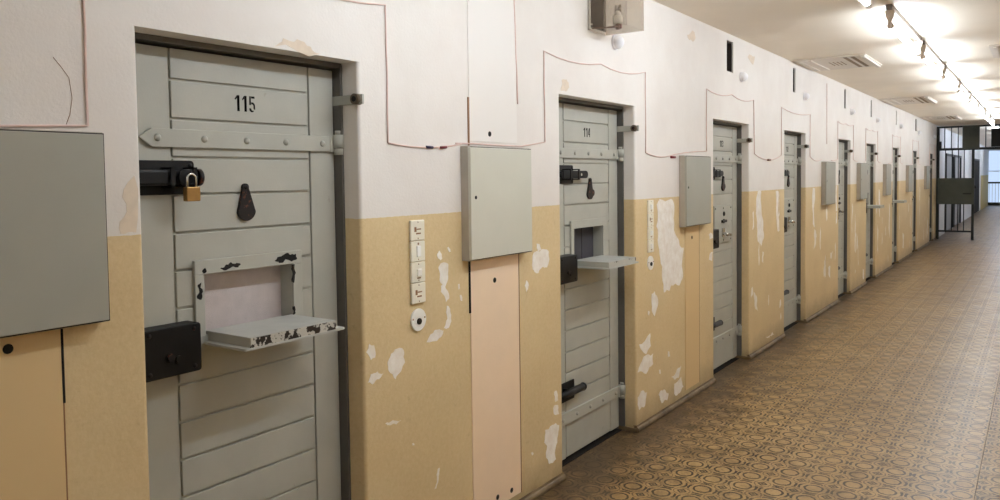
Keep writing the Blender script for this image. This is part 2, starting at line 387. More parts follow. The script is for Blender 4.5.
win = tag(empty('window_1', (0, YE+.02, .10)), 'bright bluish floor-length window with a dark rail in the far end wall', kind='structure')
MB().box(-.02, 2.5, .10, .12, 0, 2.54, M['window']).build('pane', win)
mb = MB()
for x in (-.02, .62, 1.24, 1.86, 2.46): mb.box(x, x+.04, .02, .07, 0, 2.54, M['radiator'])
for z in (1.5, 2.50): mb.box(-.02, 2.5, .02, .07, z, z+.04, M['radiator'])
mb.build('window_frame', win)
MB().box(-.02, 2.5, -.06, -.01, .93, 1.01, M['gate']).build('rail', win)
MB().box(-.02, 2.5, -.06, -.01, -.09, .03, M['gate']).build('sill', win)
mb = MB()
for k in range(20): mb.box(.05+k*.125, .066+k*.125, -.04, -.03, .03, .93, M['far_door'])
mb.build('railing_bars', win)

mb = MB()
prof = [(-.02, FZ+.001), (.017, FZ+.001), (.019, FZ+.016), (.014, FZ+.026), (.006, FZ+.032), (.003, FZ+.042), (-.02, FZ+.042)]
for a, b in PIERS:
    mb.prism(prof, 'y', a, b, M['base'])
    for yy0, yy1 in ((a-.012, a), (b, b+.012)): mb.prism([(-.12, FZ+.001), (.006, FZ+.001), (.015, FZ+.014), (.010, FZ+.024), (-.12, FZ+.030)], 'y', yy0, yy1, M['base'], .003)
tag(mb.build('baseboard_left'), 'dirty rounded cement skirting along the foot of the piers', kind='structure')

# ------------------------------------------------------------------ cell doors
LX = -.12                                          # front face of the leaf
LW = .90
def build_leaf():
    mb = MB(); d = M['door']; g = .0040; t = LX
    ho = (-.580, -.216, 1.110, 1.306)              # hatch hole
    for y0, y1, z0, z1 in ((-LW, ho[0], .002, 2.012), (ho[1], 0, .002, 2.012), (ho[0], ho[1], .002, ho[2]), (ho[0], ho[1], ho[3], 2.012)):
        mb.box(LX-.045, LX-.009, y0, y1, z0, z1, d)
    mb.box(LX-.012, t, -LW, -.672-g, .002, 2.012, d, .0025)
    mb.box(LX-.012, t, -.120+g, 0, .002, 2.012, d, .0025)
    mb.box(LX-.012, t, -.672+g, -.120-g, 1.917+g, 2.012, d, .0025)
    zs = [1.917, 1.796, 1.676, 1.560, 1.441, 1.324, 1.205, 1.086, .967, .847, .727, .607, .487, .367, .247, .002]
    for a, b in zip(zs, zs[1:]):
        if b < 1.306 and a > 1.110:
            mb.box(LX-.012, t, -.672+g, -.600, b+g, a-g, d, .0025); mb.box(LX-.012, t, -.205, -.120-g, b+g, a-g, d, .0025)
        else: mb.box(LX-.012, t, -.672+g, -.120-g, b+g, a-g, d, .0025)
    return mb.mesh('leaf')
def build_frame(w):
    mb = MB(); f = M['frame']
    mb.box(-.2, -.082, .003, .0145, -.018, 2.03, f)                       # hinge-side jamb
    mb.box(-.2, -.085, -w+.012, .0145, 2.020, 2.037, f)               # head
    mb.box(-.2, -.17, -.012, .0145, -.018, 2.03, f); mb.box(-.2, -.17, -w+.01, .01, 1.99, 2.03, f)
    mb.box(-.2, -.10, -w+.012, .0145, -.03, -.016, M['dark'])         # sill
    return mb
def strap(mb, z0, z1, tip, mat):
    x = LX; zm = (z0+z1)/2
    if tip: pts = [(-.782, zm), (-.742, z1), (-.006, z1), (-.006, z0), (-.742, z0)]
    else: pts = [(-.86, z0), (-.86, z1), (-.006, z1), (-.006, z0)]
    mb.prism(pts, 'x', x-.001, x+.012, mat, .002)
def build_strap(z0, z1, tip):
    mb = MB(); strap(mb, z0, z1, tip, M['door']); return mb.mesh('hinge_strap')
def build_rivet(y, z):
    return MB().ball((LX+.012, y, z), .0115, M['door'], 12, (.9, 1, 1)).mesh('rivet')
def build_barrel(z0, z1):
    mb = MB(); zc = z0-.012; h = (z1-z0)+.03
    mb.cyl((LX+.022, .004, zc), (LX+.022, .004, zc+.024), .018, M['door'])
    mb.cyl((LX+.022, .004, zc+.026), (LX+.022, .004, zc+h-.012), .022, M['door'])
    mb.cyl((LX+.022, .004, zc+h-.012), (LX+.022, .004, zc+h+.004), .013, M['door'])
    mb.box(LX, LX+.014, -.03, .004, z0, z1, M['door'])
    return mb.mesh('hinge_barrel')
def build_bolt_plate(y1):
    mb = MB(); mb.prism(rrect(-LW+.005, y1, 1.562, 1.667, .012), 'x', LX-.001, LX+.007, M['black'], .0015)
    for y in (-LW+.03, y1-.015):
        for z in (1.577, 1.652): mb.ball((LX+.007, y, z), .007, M['black'], 10, (.6, 1, 1))
    return mb.mesh('bolt_plate')
def build_bolt_rod(y1, knob):
    mb = MB(); x = LX+.034
    mb.cyl((x, -LW+.01, 1.614), (x, y1, 1.614), .021, M['black'])
    if knob: mb.cyl((x, y1-.002, 1.614), (x, y1+.012, 1.614), .027, M['rust'])
    else: mb.ball((x, y1, 1.614), .0245, M['black'], 14)
    return mb.mesh('bolt_rod')
def build_hasp_arm():
    mb = MB(); x = LX+.022; pts = [(-.74, 1.592), (-.74, 1.636)] + [(-.475+.022*math.cos(a), 1.614+.022*math.sin(a)) for a in [PI/2-PI*k/8 for k in range(9)]]
    mb.prism(pts, 'x', x, x+.016, M['black'], .003); mb.prism(circ(-.535, 1.614, .008, 12), 'x', x+.0155, x+.0168, M['steel'])
    mb.cyl((LX+.004, -.74, 1.614), (x+.012, -.74, 1.614), .018, M['black'])
    return mb.mesh('bolt_rod')
def build_keeper(y):
    mb = MB(); x = LX
    mb.box(x+.004, x+.062, y, y+.014, 1.584, 1.589, M['black']); mb.box(x+.057, x+.062, y, y+.014, 1.584, 1.645, M['black']); mb.box(x+.004, x+.062, y, y+.014, 1.640, 1.645, M['black'])
    return mb.mesh('keeper')
def build_bolt_cover():
    return MB().box(LX+.004, LX+.056, -LW+.06, -.715, 1.590, 1.638, M['black'], .008).mesh('bolt_cover')
def build_hasp():
    mb = MB()
    mb.prism(circ(-.665, 1.614, .026, 16), 'x', LX+.055, LX+.066, M['black'], .002)
    mb.box(LX+.006, LX+.066, -.672, -.658, 1.585, 1.60, M['black'])
    return mb.mesh('hasp')
def build_peep(tilt, yc=-.410):
    z0, z1 = 1.503, 1.580
    pts = []
    for k in range(17): a = PI*1.06 + (PI*.88)*k/16 ; pts.append((.036*math.cos(a), z0 + .036*math.sin(a)))
    for k in range(9): a = -.35 + (PI+.7)*k/8; pts.append((.013*math.cos(a), z1 + .013*math.sin(a)))
    c, s = math.cos(tilt), math.sin(tilt)
    pts = [(yc + y*c - (z-z1)*s, z1 + y*s + (z-z1)*c) for y, z in pts]
    mb = MB(); mb.prism(pts, 'x', LX, LX+.012, M['rust'], .002); mb.ball((LX+.012, yc, z1), .008, M['rust'], 10, (.6, 1, 1))
    return mb.mesh('peephole_cover')
def build_peep_ring(): return MB().prism(circ(-.340, 1.505, .021, 16), 'x', LX, LX+.009, M['rust'], .002).mesh('peephole_ring')
def build_lock_box():
    mb = MB(); mb.prism(rrect(-LW+.02, -.628, 1.014, 1.165, .010), 'x', LX-.001, LX+.060, M['black'], .003)
    return mb.mesh('lock_box')
def build_lock_screw(y, z): return MB().ball((LX+.060, y, z), .007, M['rust'], 10, (.6, 1, 1)).mesh('screw')
def build_key_boss():
    mb = MB(); x = LX+.058
    mb.cyl((x, -.735, 1.073), (x+.012, -.735, 1.073), .012, M['rust']); mb.cyl((x, -.708, 1.063), (x+.010, -.708, 1.063), .012, M['black'])
    return mb.mesh('keyhole_boss')
def build_hatch_frame(chip):
    mb = MB(); m = M['door']
    y0, y1, z0, z1 = -.612, -.178, 1.062, 1.350; a, b, c, d = -.578, -.219, 1.110, 1.304
    t0, t1 = LX-.001, LX+.012
    mb.box(t0, t1, y0, y1, d, z1, m, .002); mb.box(t0, t1, y0, y1, z0, c, m, .002)
    mb.box(t0, t1, y0, a, c, d, m, .002); mb.box(t0, t1, b, y1, c, d, m, .002)
    mb.box(LX-.060, t0, a-.006, a, c, d, m); mb.box(LX-.060, t0, b, b+.006, c, d, m); mb.box(LX-.060, t0, a, b, d, d+.006, m); mb.box(LX-.060, t0, a, b, c-.006, c, m)
    return mb.mesh('hatch_frame')
CHIPS = [[(-.52, 1.318), (-.50, 1.326), (-.48, 1.334), (-.462, 1.327), (-.44, 1.324), (-.45, 1.314), (-.49, 1.312)],
         [(-.30, 1.322), (-.27, 1.335), (-.245, 1.345), (-.225, 1.338), (-.205, 1.338), (-.20, 1.320), (-.225, 1.312), (-.28, 1.312)],
         [(-.604, 1.27), (-.59, 1.28), (-.585, 1.25), (-.592, 1.225), (-.606, 1.23), (-.598, 1.25)],
         [(-.224, 1.30), (-.212, 1.30), (-.208, 1.27), (-.216, 1.235), (-.226, 1.24), (-.22, 1.27)],
         [(-.225, 1.15), (-.216, 1.15), (-.213, 1.125), (-.226, 1.12)], [(-.585, 1.318), (-.575, 1.325), (-.57, 1.312), (-.582, 1.308)]]
def build_chips():
    mb = MB()
    for pts in CHIPS: mb.prism(jag(pts, .22, 2), 'x', LX+.010, LX+.0128, M['dark'])
    return mb.mesh('bare_metal_chip')
def build_hatch_flap(chip):
    mb = MB(); mb.box(LX-.004, LX+.222, -.570, -.2195, 1.090, 1.119, M['door'])
    mb.box(LX+.2215, LX+.226, -.570, -.2195, 1.090, 1.119, M['flap_edge'] if chip else M['door_chip'])
    mb.box(LX+.001, LX+.224, -.5695, -.2200, 1.112, 1.121, M['flap'])
    return mb.mesh('hatch_flap')
def build_flap_plate():
    return MB().prism(rrect(LX+.014, LX+.228, -.592, -.176, .012), 'z', 1.083, 1.090, M['flap']).mesh('flap_rim')
def build_hatch_back(dark):
    mb = MB(); m = M['shutter_dark'] if dark else M['shutter']
    mb.box(LX-.072, LX-.058, -.60, -.19, 1.09, 1.33, m)
    if dark:
        for y in (-.46, -.37): mb.box(LX-.059, LX-.054, y, y+.006, 1.11, 1.304, m)
    return mb.mesh('inner_shutter')
def build_closed_flap():
    mb = MB(); mb.box(LX+.002, LX+.016, -.612, -.192, 1.040, 1.345, M['door'], .003)
    for y in (-.59, -.40, -.215):
        for z in (1.325, 1.06): mb.ball((LX+.016, y, z), .008, M['frame'], 8, (.6, 1, 1))
    return mb.mesh('hatch_flap')
def build_closed_catch():
    mb = MB(); mb.ball((LX+.020, -.395, 1.278), .017, M['black'], 12, (.6, .9, 1.2)); mb.box(LX+.014, LX+.03, -.45, -.34, 1.205, 1.228, M['black'], .004); mb.box(LX+.014, LX+.024, -.41, -.385, 1.20, 1.235, M['black'], .003)
    return mb.mesh('hatch_catch')
def build_closed_latch():
    mb = MB(); x = LX+.014
    mb.cyl((x, -.41, 1.115), (x+.05, -.41, 1.105), .014, M['steel']); mb.cyl((x+.04, -.46, 1.112), (x+.04, -.33, 1.100), .011, M['steel'])
    mb.box(x, x+.012, -.44, -.38, 1.09, 1.16, M['steel'], .003)
    return mb.mesh('hatch_latch')
def build_lower_plate(): return MB().box(LX-.001, LX+.008, -LW+.04, -.585, .330, .440, M['black'], .003).mesh('bolt_plate')
def build_lower_rod():
    mb = MB(); x = LX+.036
    mb.cyl((x, -LW+.02, .388), (x, -.535, .388), .018, M['black'], 16, .022); mb.ball((x, -.535, .388), .024, M['black'], 14)
    mb.box(LX+.006, x, -.72, -.70, .362, .414, M['black'])
    return mb.mesh('bolt_handle')

# stencil digits on a 5 x 10 grid: strokes as polygons
DIG = {
 '1': [[(2.0, 0), (3.8, 0), (3.8, 10), (2.0, 10)], [(.6, 7), (1.8, 8.2), (1.8, 9.8), (1.2, 9.0), (.2, 7.8)]],
 '5': [[(.4, 4.4), (1.5, 4.4), (1.5, 10), (.4, 10)], [(1.9, 8.7), (4.6, 8.7), (4.6, 10), (1.9, 10)], [(1.9, 6.2), (3.4, 6.2), (4.8, 4.8), (4.8, 1.6), (3.7, 2), (3.7, 4.4), (3.0, 5.0), (1.9, 5.0)], [(.3, 2.4), (1.4, 2.4), (2.2, 1.0), (3.9, 1.0), (3.2, 0), (1.6, 0), (.4, 1.1)]],
 '4': [[(3.0, 0), (4.2, 0), (4.2, 10), (3.0, 10)], [(.2, 2.4), (2.6, 2.4), (2.6, 3.6), (1.4, 3.6), (2.7, 9.6), (1.5, 9.6), (.2, 3.8)]],
 '3': [[(.4, 8.0), (1.5, 8.0), (2.2, 9.0), (3.4, 8.9), (3.5, 6), (2, 5.6), (2, 4.8), (3.6, 4.6), (4.8, 6.2), (4.7, 9), (3.4, 10), (1.6, 10)], [(.4, 2), (1.5, 2), (2.2, 1.1), (3.4, 1.3), (3.7, 4.2), (4.8, 3.6), (4.8, 1.4), (3.4, 0), (1.6, 0)]],
 '2': [[(.4, 7.6), (1.5, 7.6), (2.2, 9.0), (3.4, 8.6), (3.5, 6.4), (.4, 1.6), (1.8, 1.6), (4.7, 6), (4.7, 8.8), (3.4, 10), (1.6, 10)], [(.3, 0), (4.7, 0), (4.7, 1.2), (.3, 1.2)]],
 '0': [[(.3, 1.5), (1.5, 0), (2.3, 0), (2.3, 1.2), (1.5, 2.2), (1.5, 7.8), (2.3, 8.8), (2.3, 10), (1.5, 10), (.3, 8.5)], [(2.8, 0), (3.6, 0), (4.8, 1.5), (4.8, 8.5), (3.6, 10), (2.8, 10), (2.8, 8.8), (3.6, 7.8), (3.6, 2.2), (2.8, 1.2)]],
 '9': [[(.4, 6), (1.6, 4.4), (3.4, 4.4), (3.4, 5.5), (2.2, 5.6), (1.6, 6.6), (1.6, 8.2), (2.4, 9), (2.4, 10), (1.6, 10), (.4, 8.6)], [(2.8, 10), (2.8, 9), (3.6, 8.4), (3.6, 2), (2.4, 1.2), (.6, 1.2), (.6, 0), (3.2, 0), (4.8, 1.6), (4.8, 8.6), (3.6, 10)]],
 '8': [[(.4, 6), (2.2, 5.2), (2.2, 6.2), (1.6, 6.8), (1.6, 8.4), (2.2, 9), (2.2, 10), (.4, 8.6)], [(2.8, 10), (2.8, 9), (3.5, 8.4), (3.5, 6.8), (2.8, 6.2), (2.8, 5.2), (4.7, 6), (4.7, 8.6)], [(.4, 4), (2.2, 4.7), (2.2, 3.8), (1.5, 3.2), (1.5, 1.8), (2.2, 1.1), (2.2, 0), (.3, 1.4)], [(2.8, 0), (2.8, 1.1), (3.6, 1.8), (3.6, 3.2), (2.8, 3.8), (2.8, 4.7), (4.8, 4), (4.8, 1.4)]],
 '7': [[(.3, 8.8), (4.8, 8.8), (4.8, 10), (.3, 10)], [(3.4, 8.2), (4.7, 8.2), (2.6, 0), (1.3, 0)]]}
def build_number(s):
    mb = MB(); h = .053; u = h/10; adv = .0285; y0 = -.438
    for i, ch in enumerate(s):
        for poly in DIG[ch]:
            mb.prism([(y0 + i*adv + a*u*.95, 1.834 + b*u) for a, b in poly], 'x', LX-.0005, LX+.0008, M['number'])
    return mb.mesh('door_number')

_cache = {}
def shared(key, fn, *a):
    if key not in _cache: _cache[key] = fn(*a)
    return _cache[key]

SETBACK = [0, .006, .018, .032, .042, .048, .055, .058, .058]   # doors sit shallower further on
DOORS = [  # number, hatch: chipped-open / open / closed
    ('115', 'chip', 'grey cell door stencilled 115 with padlocked bolt and open, badly chipped food hatch'),
    ('114', 'open', 'grey cell door stencilled 114 with open food hatch before a dark shutter'),
    ('113', 'shut', 'grey cell door with shut hatch, next beyond door 114'),
    ('112', 'shut', 'grey cell door with shut hatch, second beyond door 114, no cabinet just before it'),
    ('111', 'shut', 'grey cell door with shut hatch, third beyond door 114'),
    ('110', 'open', 'distant grey cell door with open food hatch, fourth beyond door 114'),
    ('109', 'open', 'distant cell door with open food hatch, third before the barred gate'),
    ('108', 'shut', 'narrow sliver of cell door with shut hatch, second before the barred gate'),
    ('107', 'shut', 'narrow sliver of cell door nearest the barred gate')]
for i, ((a, b), (num, hatch, lab)) in enumerate(zip(OPEN, DOORS)):
    root = tag(empty('door_%d' % (i+1), (SETBACK[i], b-.0145, 0)), lab, 'door', 'cell doors along the corridor', 'structure')
    w = b-a
    tag(link('door_frame', build_frame(w).mesh('door_frame'), root), 'dark grey steel door frame')
    leaf = link('leaf', shared('leaf', build_leaf), root)
    tag(link('door_number', shared('n'+num, build_number, num), leaf), 'black stencilled number')
    for (z0, z1, tip) in ((1.707, 1.764, True), (.200, .268, False)):
        s = link('hinge_strap', shared(('s', z0), build_strap, z0, z1, tip), root)
        for y in (-.725, -.564, -.403, -.238, -.068): link('rivet', shared(('r', z0, y), build_rivet, y, (z0+z1)/2), s)
        link('hinge_barrel', shared(('b', z0), build_barrel, z0, z1), s)
    first = i == 0
    bp = link('bolt_plate', shared(('bp', first), build_bolt_plate, -.600 if first else -.575), root)
    bp['label'] = 'black bolt plate'
    link('bolt_rod', shared(('br', first), build_bolt_rod if first else build_hasp_arm, *((-.612, True) if first else ())), bp)
    for y in ((-LW+.045, -.715, -.64) if first else (-.70, -.61)): link('keeper', shared(('k', y), build_keeper, y), bp)
    if first: link('bolt_cover', build_bolt_cover(), bp); link('hasp', build_hasp(), bp)
    pc = tag(link('peephole_cover', shared(('p', first), build_peep, *((.03,) if first else (-.04, -.372))), root), 'teardrop peephole cover in rusty black iron')
    if not first: link('peephole_ring', shared('pr', build_peep_ring), pc)
    lb = tag(link('lock_box', shared('lb', build_lock_box), root), 'black lock box')
    [link('screw', shared(('ls', y, z), build_lock_screw, y, z), lb) for y, z in ((-.80, 1.148), (-.652, 1.148), (-.80, 1.032), (-.652, 1.032))]; link('keyhole_boss', shared('kb', build_key_boss), lb)
    hf = link('hatch_frame', shared(('hf', hatch == 'chip'), build_hatch_frame, hatch == 'chip'), root)
    if hatch == 'chip': tag(link('bare_metal_chip', build_chips(), hf), 'bare dark metal where the paint has chipped')
    link('inner_shutter', shared(('hb', first), build_hatch_back, not first), root)
    if hatch == 'shut':
        fl = link('hatch_flap', shared('cf', build_closed_flap), root)
        link('hatch_catch', shared('cc', build_closed_catch), fl); link('hatch_latch', shared('cl', build_closed_latch), fl)
    else:
        fl = tag(link('hatch_flap', shared(('f', hatch), build_hatch_flap, hatch == 'chip'), root), 'lowered food hatch flap with chipped edges')
        link('flap_rim', shared('fp', build_flap_plate), fl)
    lp = link('bolt_plate', shared('lp', build_lower_plate), root); lp['label'] = 'lower black bolt plate'
    link('bolt_handle', shared('lr', build_lower_rod), lp)

# padlock hanging on door 115
R0 = OPEN[0][1]-.0145
pl = tag(empty('padlock', (LX+.075, R0-.656, 1.541)), 'small brass padlock hanging from the black bolt of cell door 115', 'padlock')
MB().box(-.011, .011, -.0235, .0235, 0, .044, M['brass'], .003).build('padlock_body', pl)
tag(MB().tube([(0, -.015, .03)] + [(0, -.015*math.cos(t), .068 + .015*math.sin(t)) for t in [PI*k/10 for k in range(11)]] + [(0, .015, .03)], .0038, M['steel']).build('shackle', pl), 'silver shackle')

# grey eye brackets standing out of each frame past the wall corner
def bracket():
    mb = MB(); mb.box(-.135, .032, -.012, -.001, 1.880, 1.915, M['door'], .002); bar = mb.mesh('bar')
    mb = MB(); mb.cyl((.004, -.026, 1.8975), (.004, .004, 1.8975), .020, M['brass_dull'], 20); mb.cyl((.004, -.0285, 1.8975), (.004, -.0255, 1.8975), .0105, M['rust'], 14)
    return bar, mb.mesh('eye')
BAR, EYE = bracket()
wh = ['door 115', 'door 114', 'the first door past 114', 'the second door past 114', 'the third door past 114', 'the fourth door past 114',
      'the third door before the gate', 'the second door before the gate', 'the door nearest the gate']
for i, (a, b) in enumerate(OPEN):
    r = tag(empty('door_bracket', (0, b-.001, 0)), 'short grey bracket with round eye beside ' + wh[i], 'bracket', 'eye brackets on the door jambs')
    link('bar', BAR, r); tag(link('eye', EYE, r), 'round rusty eye')

# ------------------------------------------------------------------ wall cabinets
def cabinet_meshes():
    D = .055
    mb = MB(); mb.box(0, D-.014, 0, .497, 0, .503, M['cab_edge'], .002); body = mb.mesh('cabinet_body')
    mb = MB(); mb.box(D-.0145, D, .001, .491, .006, .497, M['cabinet'], .002); door = mb.mesh('cabinet_door')
    mb = MB(); mb.cyl((D-.001, .036, .278), (D+.001, .036, .278), .008, M['dark'], 14); key = mb.mesh('keyhole')
    mb = MB(); mb.box(D-.0142, D-.004, .02, .494, .003, .500, M['dark']); gap = mb.mesh('seal')
    return body, door, key, gap
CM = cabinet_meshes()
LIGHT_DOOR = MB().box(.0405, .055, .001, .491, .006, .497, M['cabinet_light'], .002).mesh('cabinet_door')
CABS = [(.601, 'flat grey wall cabinet cut by the left edge of the photo, left of door 115'), (2.695, 'grey wall cabinet between doors 115 and 114, above a pale pink shaft cover'),
        (5.195, 'grey wall cabinet just beyond door 114 and its row of switches'), (9.50, 'grey wall cabinet third along beyond door 114, set well before its next door'),
        (11.60, 'distant grey wall cabinet, fourth before the barred gate'), (13.76, 'distant grey wall cabinet, third before the barred gate'),
        (16.35, 'distant grey wall cabinet, second before the barred gate'), (19.15, 'distant grey wall cabinet nearest the barred gate')]
CABS[3] = (9.50, 'distant grey wall cabinet, fifth before the barred gate')
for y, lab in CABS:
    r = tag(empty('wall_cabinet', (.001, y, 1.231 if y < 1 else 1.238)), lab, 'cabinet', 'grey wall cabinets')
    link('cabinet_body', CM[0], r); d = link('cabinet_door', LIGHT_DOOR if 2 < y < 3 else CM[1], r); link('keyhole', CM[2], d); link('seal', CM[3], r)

# ------------------------------------------------------------------ shaft covers
def cover(name, y0, y1, z0, z1, m, holes, lab, notch=None):
    r = tag(empty(name, (0, y0, z0)), lab, 'panel', 'shaft cover panels')
    w, h = y1-y0, z1-z0
    MB().box(-.001, .004, 0, w, 0, h, m, .001).build('board', r)
    for y, z in holes:
        MB().prism(circ(y-y0, z-z0, .0125, 16), 'x', .003, .0046, M['dark']).build('hole', r)
    return r
cover('cover_panel', 2.752, 3.140, .055, 1.236, M['pink'], [(2.938, 1.126), (2.939, .100), (3.057, .093)], 'pale pink shaft cover from floor to cabinet between doors 115 and 114')
cover('cover_panel', 2.760, 3.140, 1.765, CEIL-.002, M['cover'], [(2.914, 1.802)], 'white painted shaft cover above the cabinet between doors 115 and 114')
cover('cover_panel', .60, .990, .055, 1.236, M['cover'], [(.864, 1.196)], 'beige painted shaft cover under the leftmost grey cabinet')
cover('cover_panel', 5.300, 5.575, .055, 1.236, M['cover'], [(5.43, 1.15)], 'narrow beige shaft cover under the cabinet beyond door 114')
mb = MB(); mb.box(-.002, .0055, 2.7435, 2.752, 1.0, 1.236, M['dark']); mb.box(-.002, .0055, 3.140, 3.145, .055, 1.236, M['rocker']); mb.box(-.002, .0055, 2.7515, 2.760, 1.745, 1.958, M['rocker'])
mb.box(-.002, .0055, .990, .9955, 1.03, 1.236, M['dark']); mb.box(-.002, .0042, .990, .9935, .055, 1.03, M['rocker']); mb.box(-.002, .0042, 5.575, 5.580, .055, 1.236, M['rocker'])
tag(mb.build('trim_1'), 'dark open joints along the edges of the shaft covers', kind='structure')

# ------------------------------------------------------------------ switches
def switch_plate_mesh(): return MB().box(0, .012, -.0425, .0425, -.0415, .0415, M['switch'], .004).mesh('plate')
SP = switch_plate_mesh()
def rocker_mesh(kind):
    mb = MB()
    if kind == 'print':
        mb.box(.0115, .0128, -.022, -.010, -.006, .014, M['rocker']); mb.box(.0115, .0128, -.008, .018, .002, .007, M['rocker']); mb.box(.0115, .0128, -.012, .016, -.016, -.010, M['rocker'])
    elif kind == 'push': mb.box(.010, .018, -.012, .012, -.022, .022, M['switch_white'], .003); mb.cyl((.011, 0, .030), (.0135, 0, .030), .004, M['rocker'], 10)
    else: mb.box(.010, .020, -.013, .013, -.016, .014, M['switch_white'], .003); mb.box(.011, .0128, -.010, .012, -.026, -.021, M['rocker'])
    return mb.mesh('rocker')
RK = {k: rocker_mesh(k) for k in ('print', 'push', 'toggle')}
SC = MB().cyl((.011, 0, 0), (.0128, 0, 0), .0028, M['rocker'], 8).mesh('screw')
def disc_meshes():
    a = MB().prism(circ(0, 0, .046, 28), 'x', 0, .009, M['switch_white'], .002).mesh('plate')
    mb = MB(); mb.cyl((.008, 0, -.006), (.014, 0, -.006), .013, M['black'], 16); b = mb.mesh('key_cylinder')
    return a, b, MB().cyl((.008, 0, .006), (.0102, 0, .006), .004, M['rocker'], 8).mesh('screw')
DM = disc_meshes()
names = ['top', 'second', 'third', 'lowest']
kinds = [['print', 'push', 'toggle', 'print'], ['toggle', 'print', 'toggle', 'toggle']]
for si, (yc, zt, where) in enumerate(((2.393, 1.435, 'right of door 115'), (4.693, 1.445, 'right of door 114'))):
    for k in range(4):
        r = tag(empty('light_switch', (.0005, yc, zt-.0425-k*.0853)), 'square cream switch plate, %s in the column of four %s' % (names[k], where), 'switch', 'switch plates on the beige wall')
        link('plate', SP, r); link('rocker', RK[kinds[si][k]], r); [link('screw', SC, r, (0, 0, z)) for z in (-.033, .033)]
    r = tag(empty('key_switch', (.0005, yc, 1.027 if si == 0 else 1.035)), 'round white key switch below the switch column %s' % where, 'switch', 'round key switches')
    link('plate', DM[0], r); tag(link('key_cylinder', DM[1], r), 'black key cylinder'); [link('screw', DM[2], r, (0, y, 0)) for y in (-.036, .036)]

# ------------------------------------------------------------------ bell wires
def sag(a, b, s, n=8, x=.0037):
    return [(x, a[0]+(b[0]-a[0])*t, a[1]+(b[1]-a[1])*t - s*4*t*(1-t)) for t in [k/n for k in range(n+1)]]
def wire(path, lab, junction=None, r=.0032, mat='wire'):
    o = MB().tube(path, r, M[mat]).build('bell_wire')
    return tag(o, lab, 'wire', 'thin bell wires on the white wall')
def dense(pts):
    out = []
    for p, q in zip(pts, pts[1:]):
        n = max(1, int(math.hypot(q[0]-p[0], q[1]-p[1])/.12))
        for k in range(n): t = k/n; out.append((.0037, p[0]+(q[0]-p[0])*t + random.uniform(-.003, .003)*(0 < k), p[1]+(q[1]-p[1])*t + random.uniform(-.003, .003)*(0 < k)))
    return out + [(.0037, *pts[-1])]
def loop(ya, yb, top, z0, z1, s=.02):
    ym = (ya+yb)/2
    return dense([(ya, z0), (ya, top)]) + sag((ya, top), (ym, top-.005), s, 5)[1:] + sag((ym, top-.005), (yb, top), s, 5)[1:] + dense([(yb, top), (yb, z1)])[1:]
wire(dense([(.62, 1.752), (.867, 1.742), (1.073, 1.752)]) + loop(1.079, 2.235, 2.27, 1.752, 1.742)[0:] , 'pinkish wire looping from the leftmost cabinet over door 115')
wire([(.0037, 2.236, 1.741)] + sag((2.236, 1.741), (2.70, 1.750), .016, 7)[1:], 'sagging pinkish wire with sleeves between door 115 and its cabinet')
wire(dense([(2.66, 1.752), (2.95, 1.752), (3.18, 1.753), (3.40, 1.780)]) + dense([(3.40, 1.782), (3.398, 2.24)])[1:] + sag((3.398, 2.24), (4.02, 2.245), .025, 5)[1:] + sag((4.02, 2.245), (4.632, 2.262), .03, 5)[1:] + dense([(4.632, 2.262), (4.630, 1.750)])[1:] + sag((4.630, 1.750), (5.09, 1.745), .022, 6)[1:] + sag((5.09, 1.745), (5.735, 1.782), -.006, 4)[1:], 'pinkish wire climbing from cabinet over door 114 and down beyond it')
wire([(.0037, 5.735, 1.784)] + dense([(5.735, 1.784), (5.737, 2.25)])[1:] + sag((5.737, 2.25), (6.32, 2.255), .025, 5)[1:] + sag((6.32, 2.255), (6.912, 2.256), .03, 5)[1:] + dense([(6.912, 2.256), (6.93, 1.785)])[1:] + sag((6.93, 1.785), (7.80, 1.785), .05, 8)[1:] + dense([(7.80, 1.785), (7.80, 2.25)])[1:] + sag((7.80, 2.25), (8.95, 2.25), .03, 7)[1:] + dense([(8.95, 2.25), (8.95, 1.79)])[1:] + sag((8.95, 1.79), (9.5, 1.77), .035, 5)[1:], 'thin wire over the two doors beyond door 114')
for (a, b), cab, lab in (((10.36, 11.34), 9.99, 'third'), ((12.24, 13.24), 12.1, 'fourth'), ((14.68, 15.6), 14.26, 'fifth'), ((17.24, 18.16), 16.85, 'sixth'), ((20.12, 21.04), 19.65, 'seventh')):
    wire(sag((cab, 1.76), (a, 1.78), .01, 4) + loop(a+.002, b, 2.25, 1.785, 1.79)[1:] + sag((b, 1.79), (b+.3, 1.765), .01, 4)[1:], 'thin wire looping over the %s cell door beyond door 114' % lab)
wire(dense([(3.128, 2.72), (3.128, 2.45), (3.150, 1.955)]), 'straight pinkish wire running down above the cabinet between doors 115 and 114', r=.004)
wire(dense([(9.75, 2.66), (9.76, 1.95)]), 'straight wire running down the wall above the fifth cabinet before the gate')
tag(MB().cyl((.008, 2.46, 1.731), (.008, 2.50, 1.730), .0055, M['blue'], 10).build('wire_connector'), 'dark blue sleeve on the sagging wire right of door 115', 'connector')
tag(MB().cyl((.008, 2.55, 1.731), (.008, 2.59, 1.733), .0055, M['red'], 10).build('wire_connector'), 'red sleeve on the sagging wire just left of the cabinet between doors 115 and 114', 'connector')
tag(MB().cyl((.006, 5.04, 1.727), (.006, 5.11, 1.727), .008, M['red'], 10).build('wire_connector'), 'red sleeve on the wire beside the cabinet beyond door 114', 'connector')
tag(MB().cyl((.006, 7.33, 1.735), (.006, 7.42, 1.735), .009, M['wire_dark'], 10).build('wire_connector'), 'brown sleeve on the sagging wire between the two doors beyond door 114', 'connector')
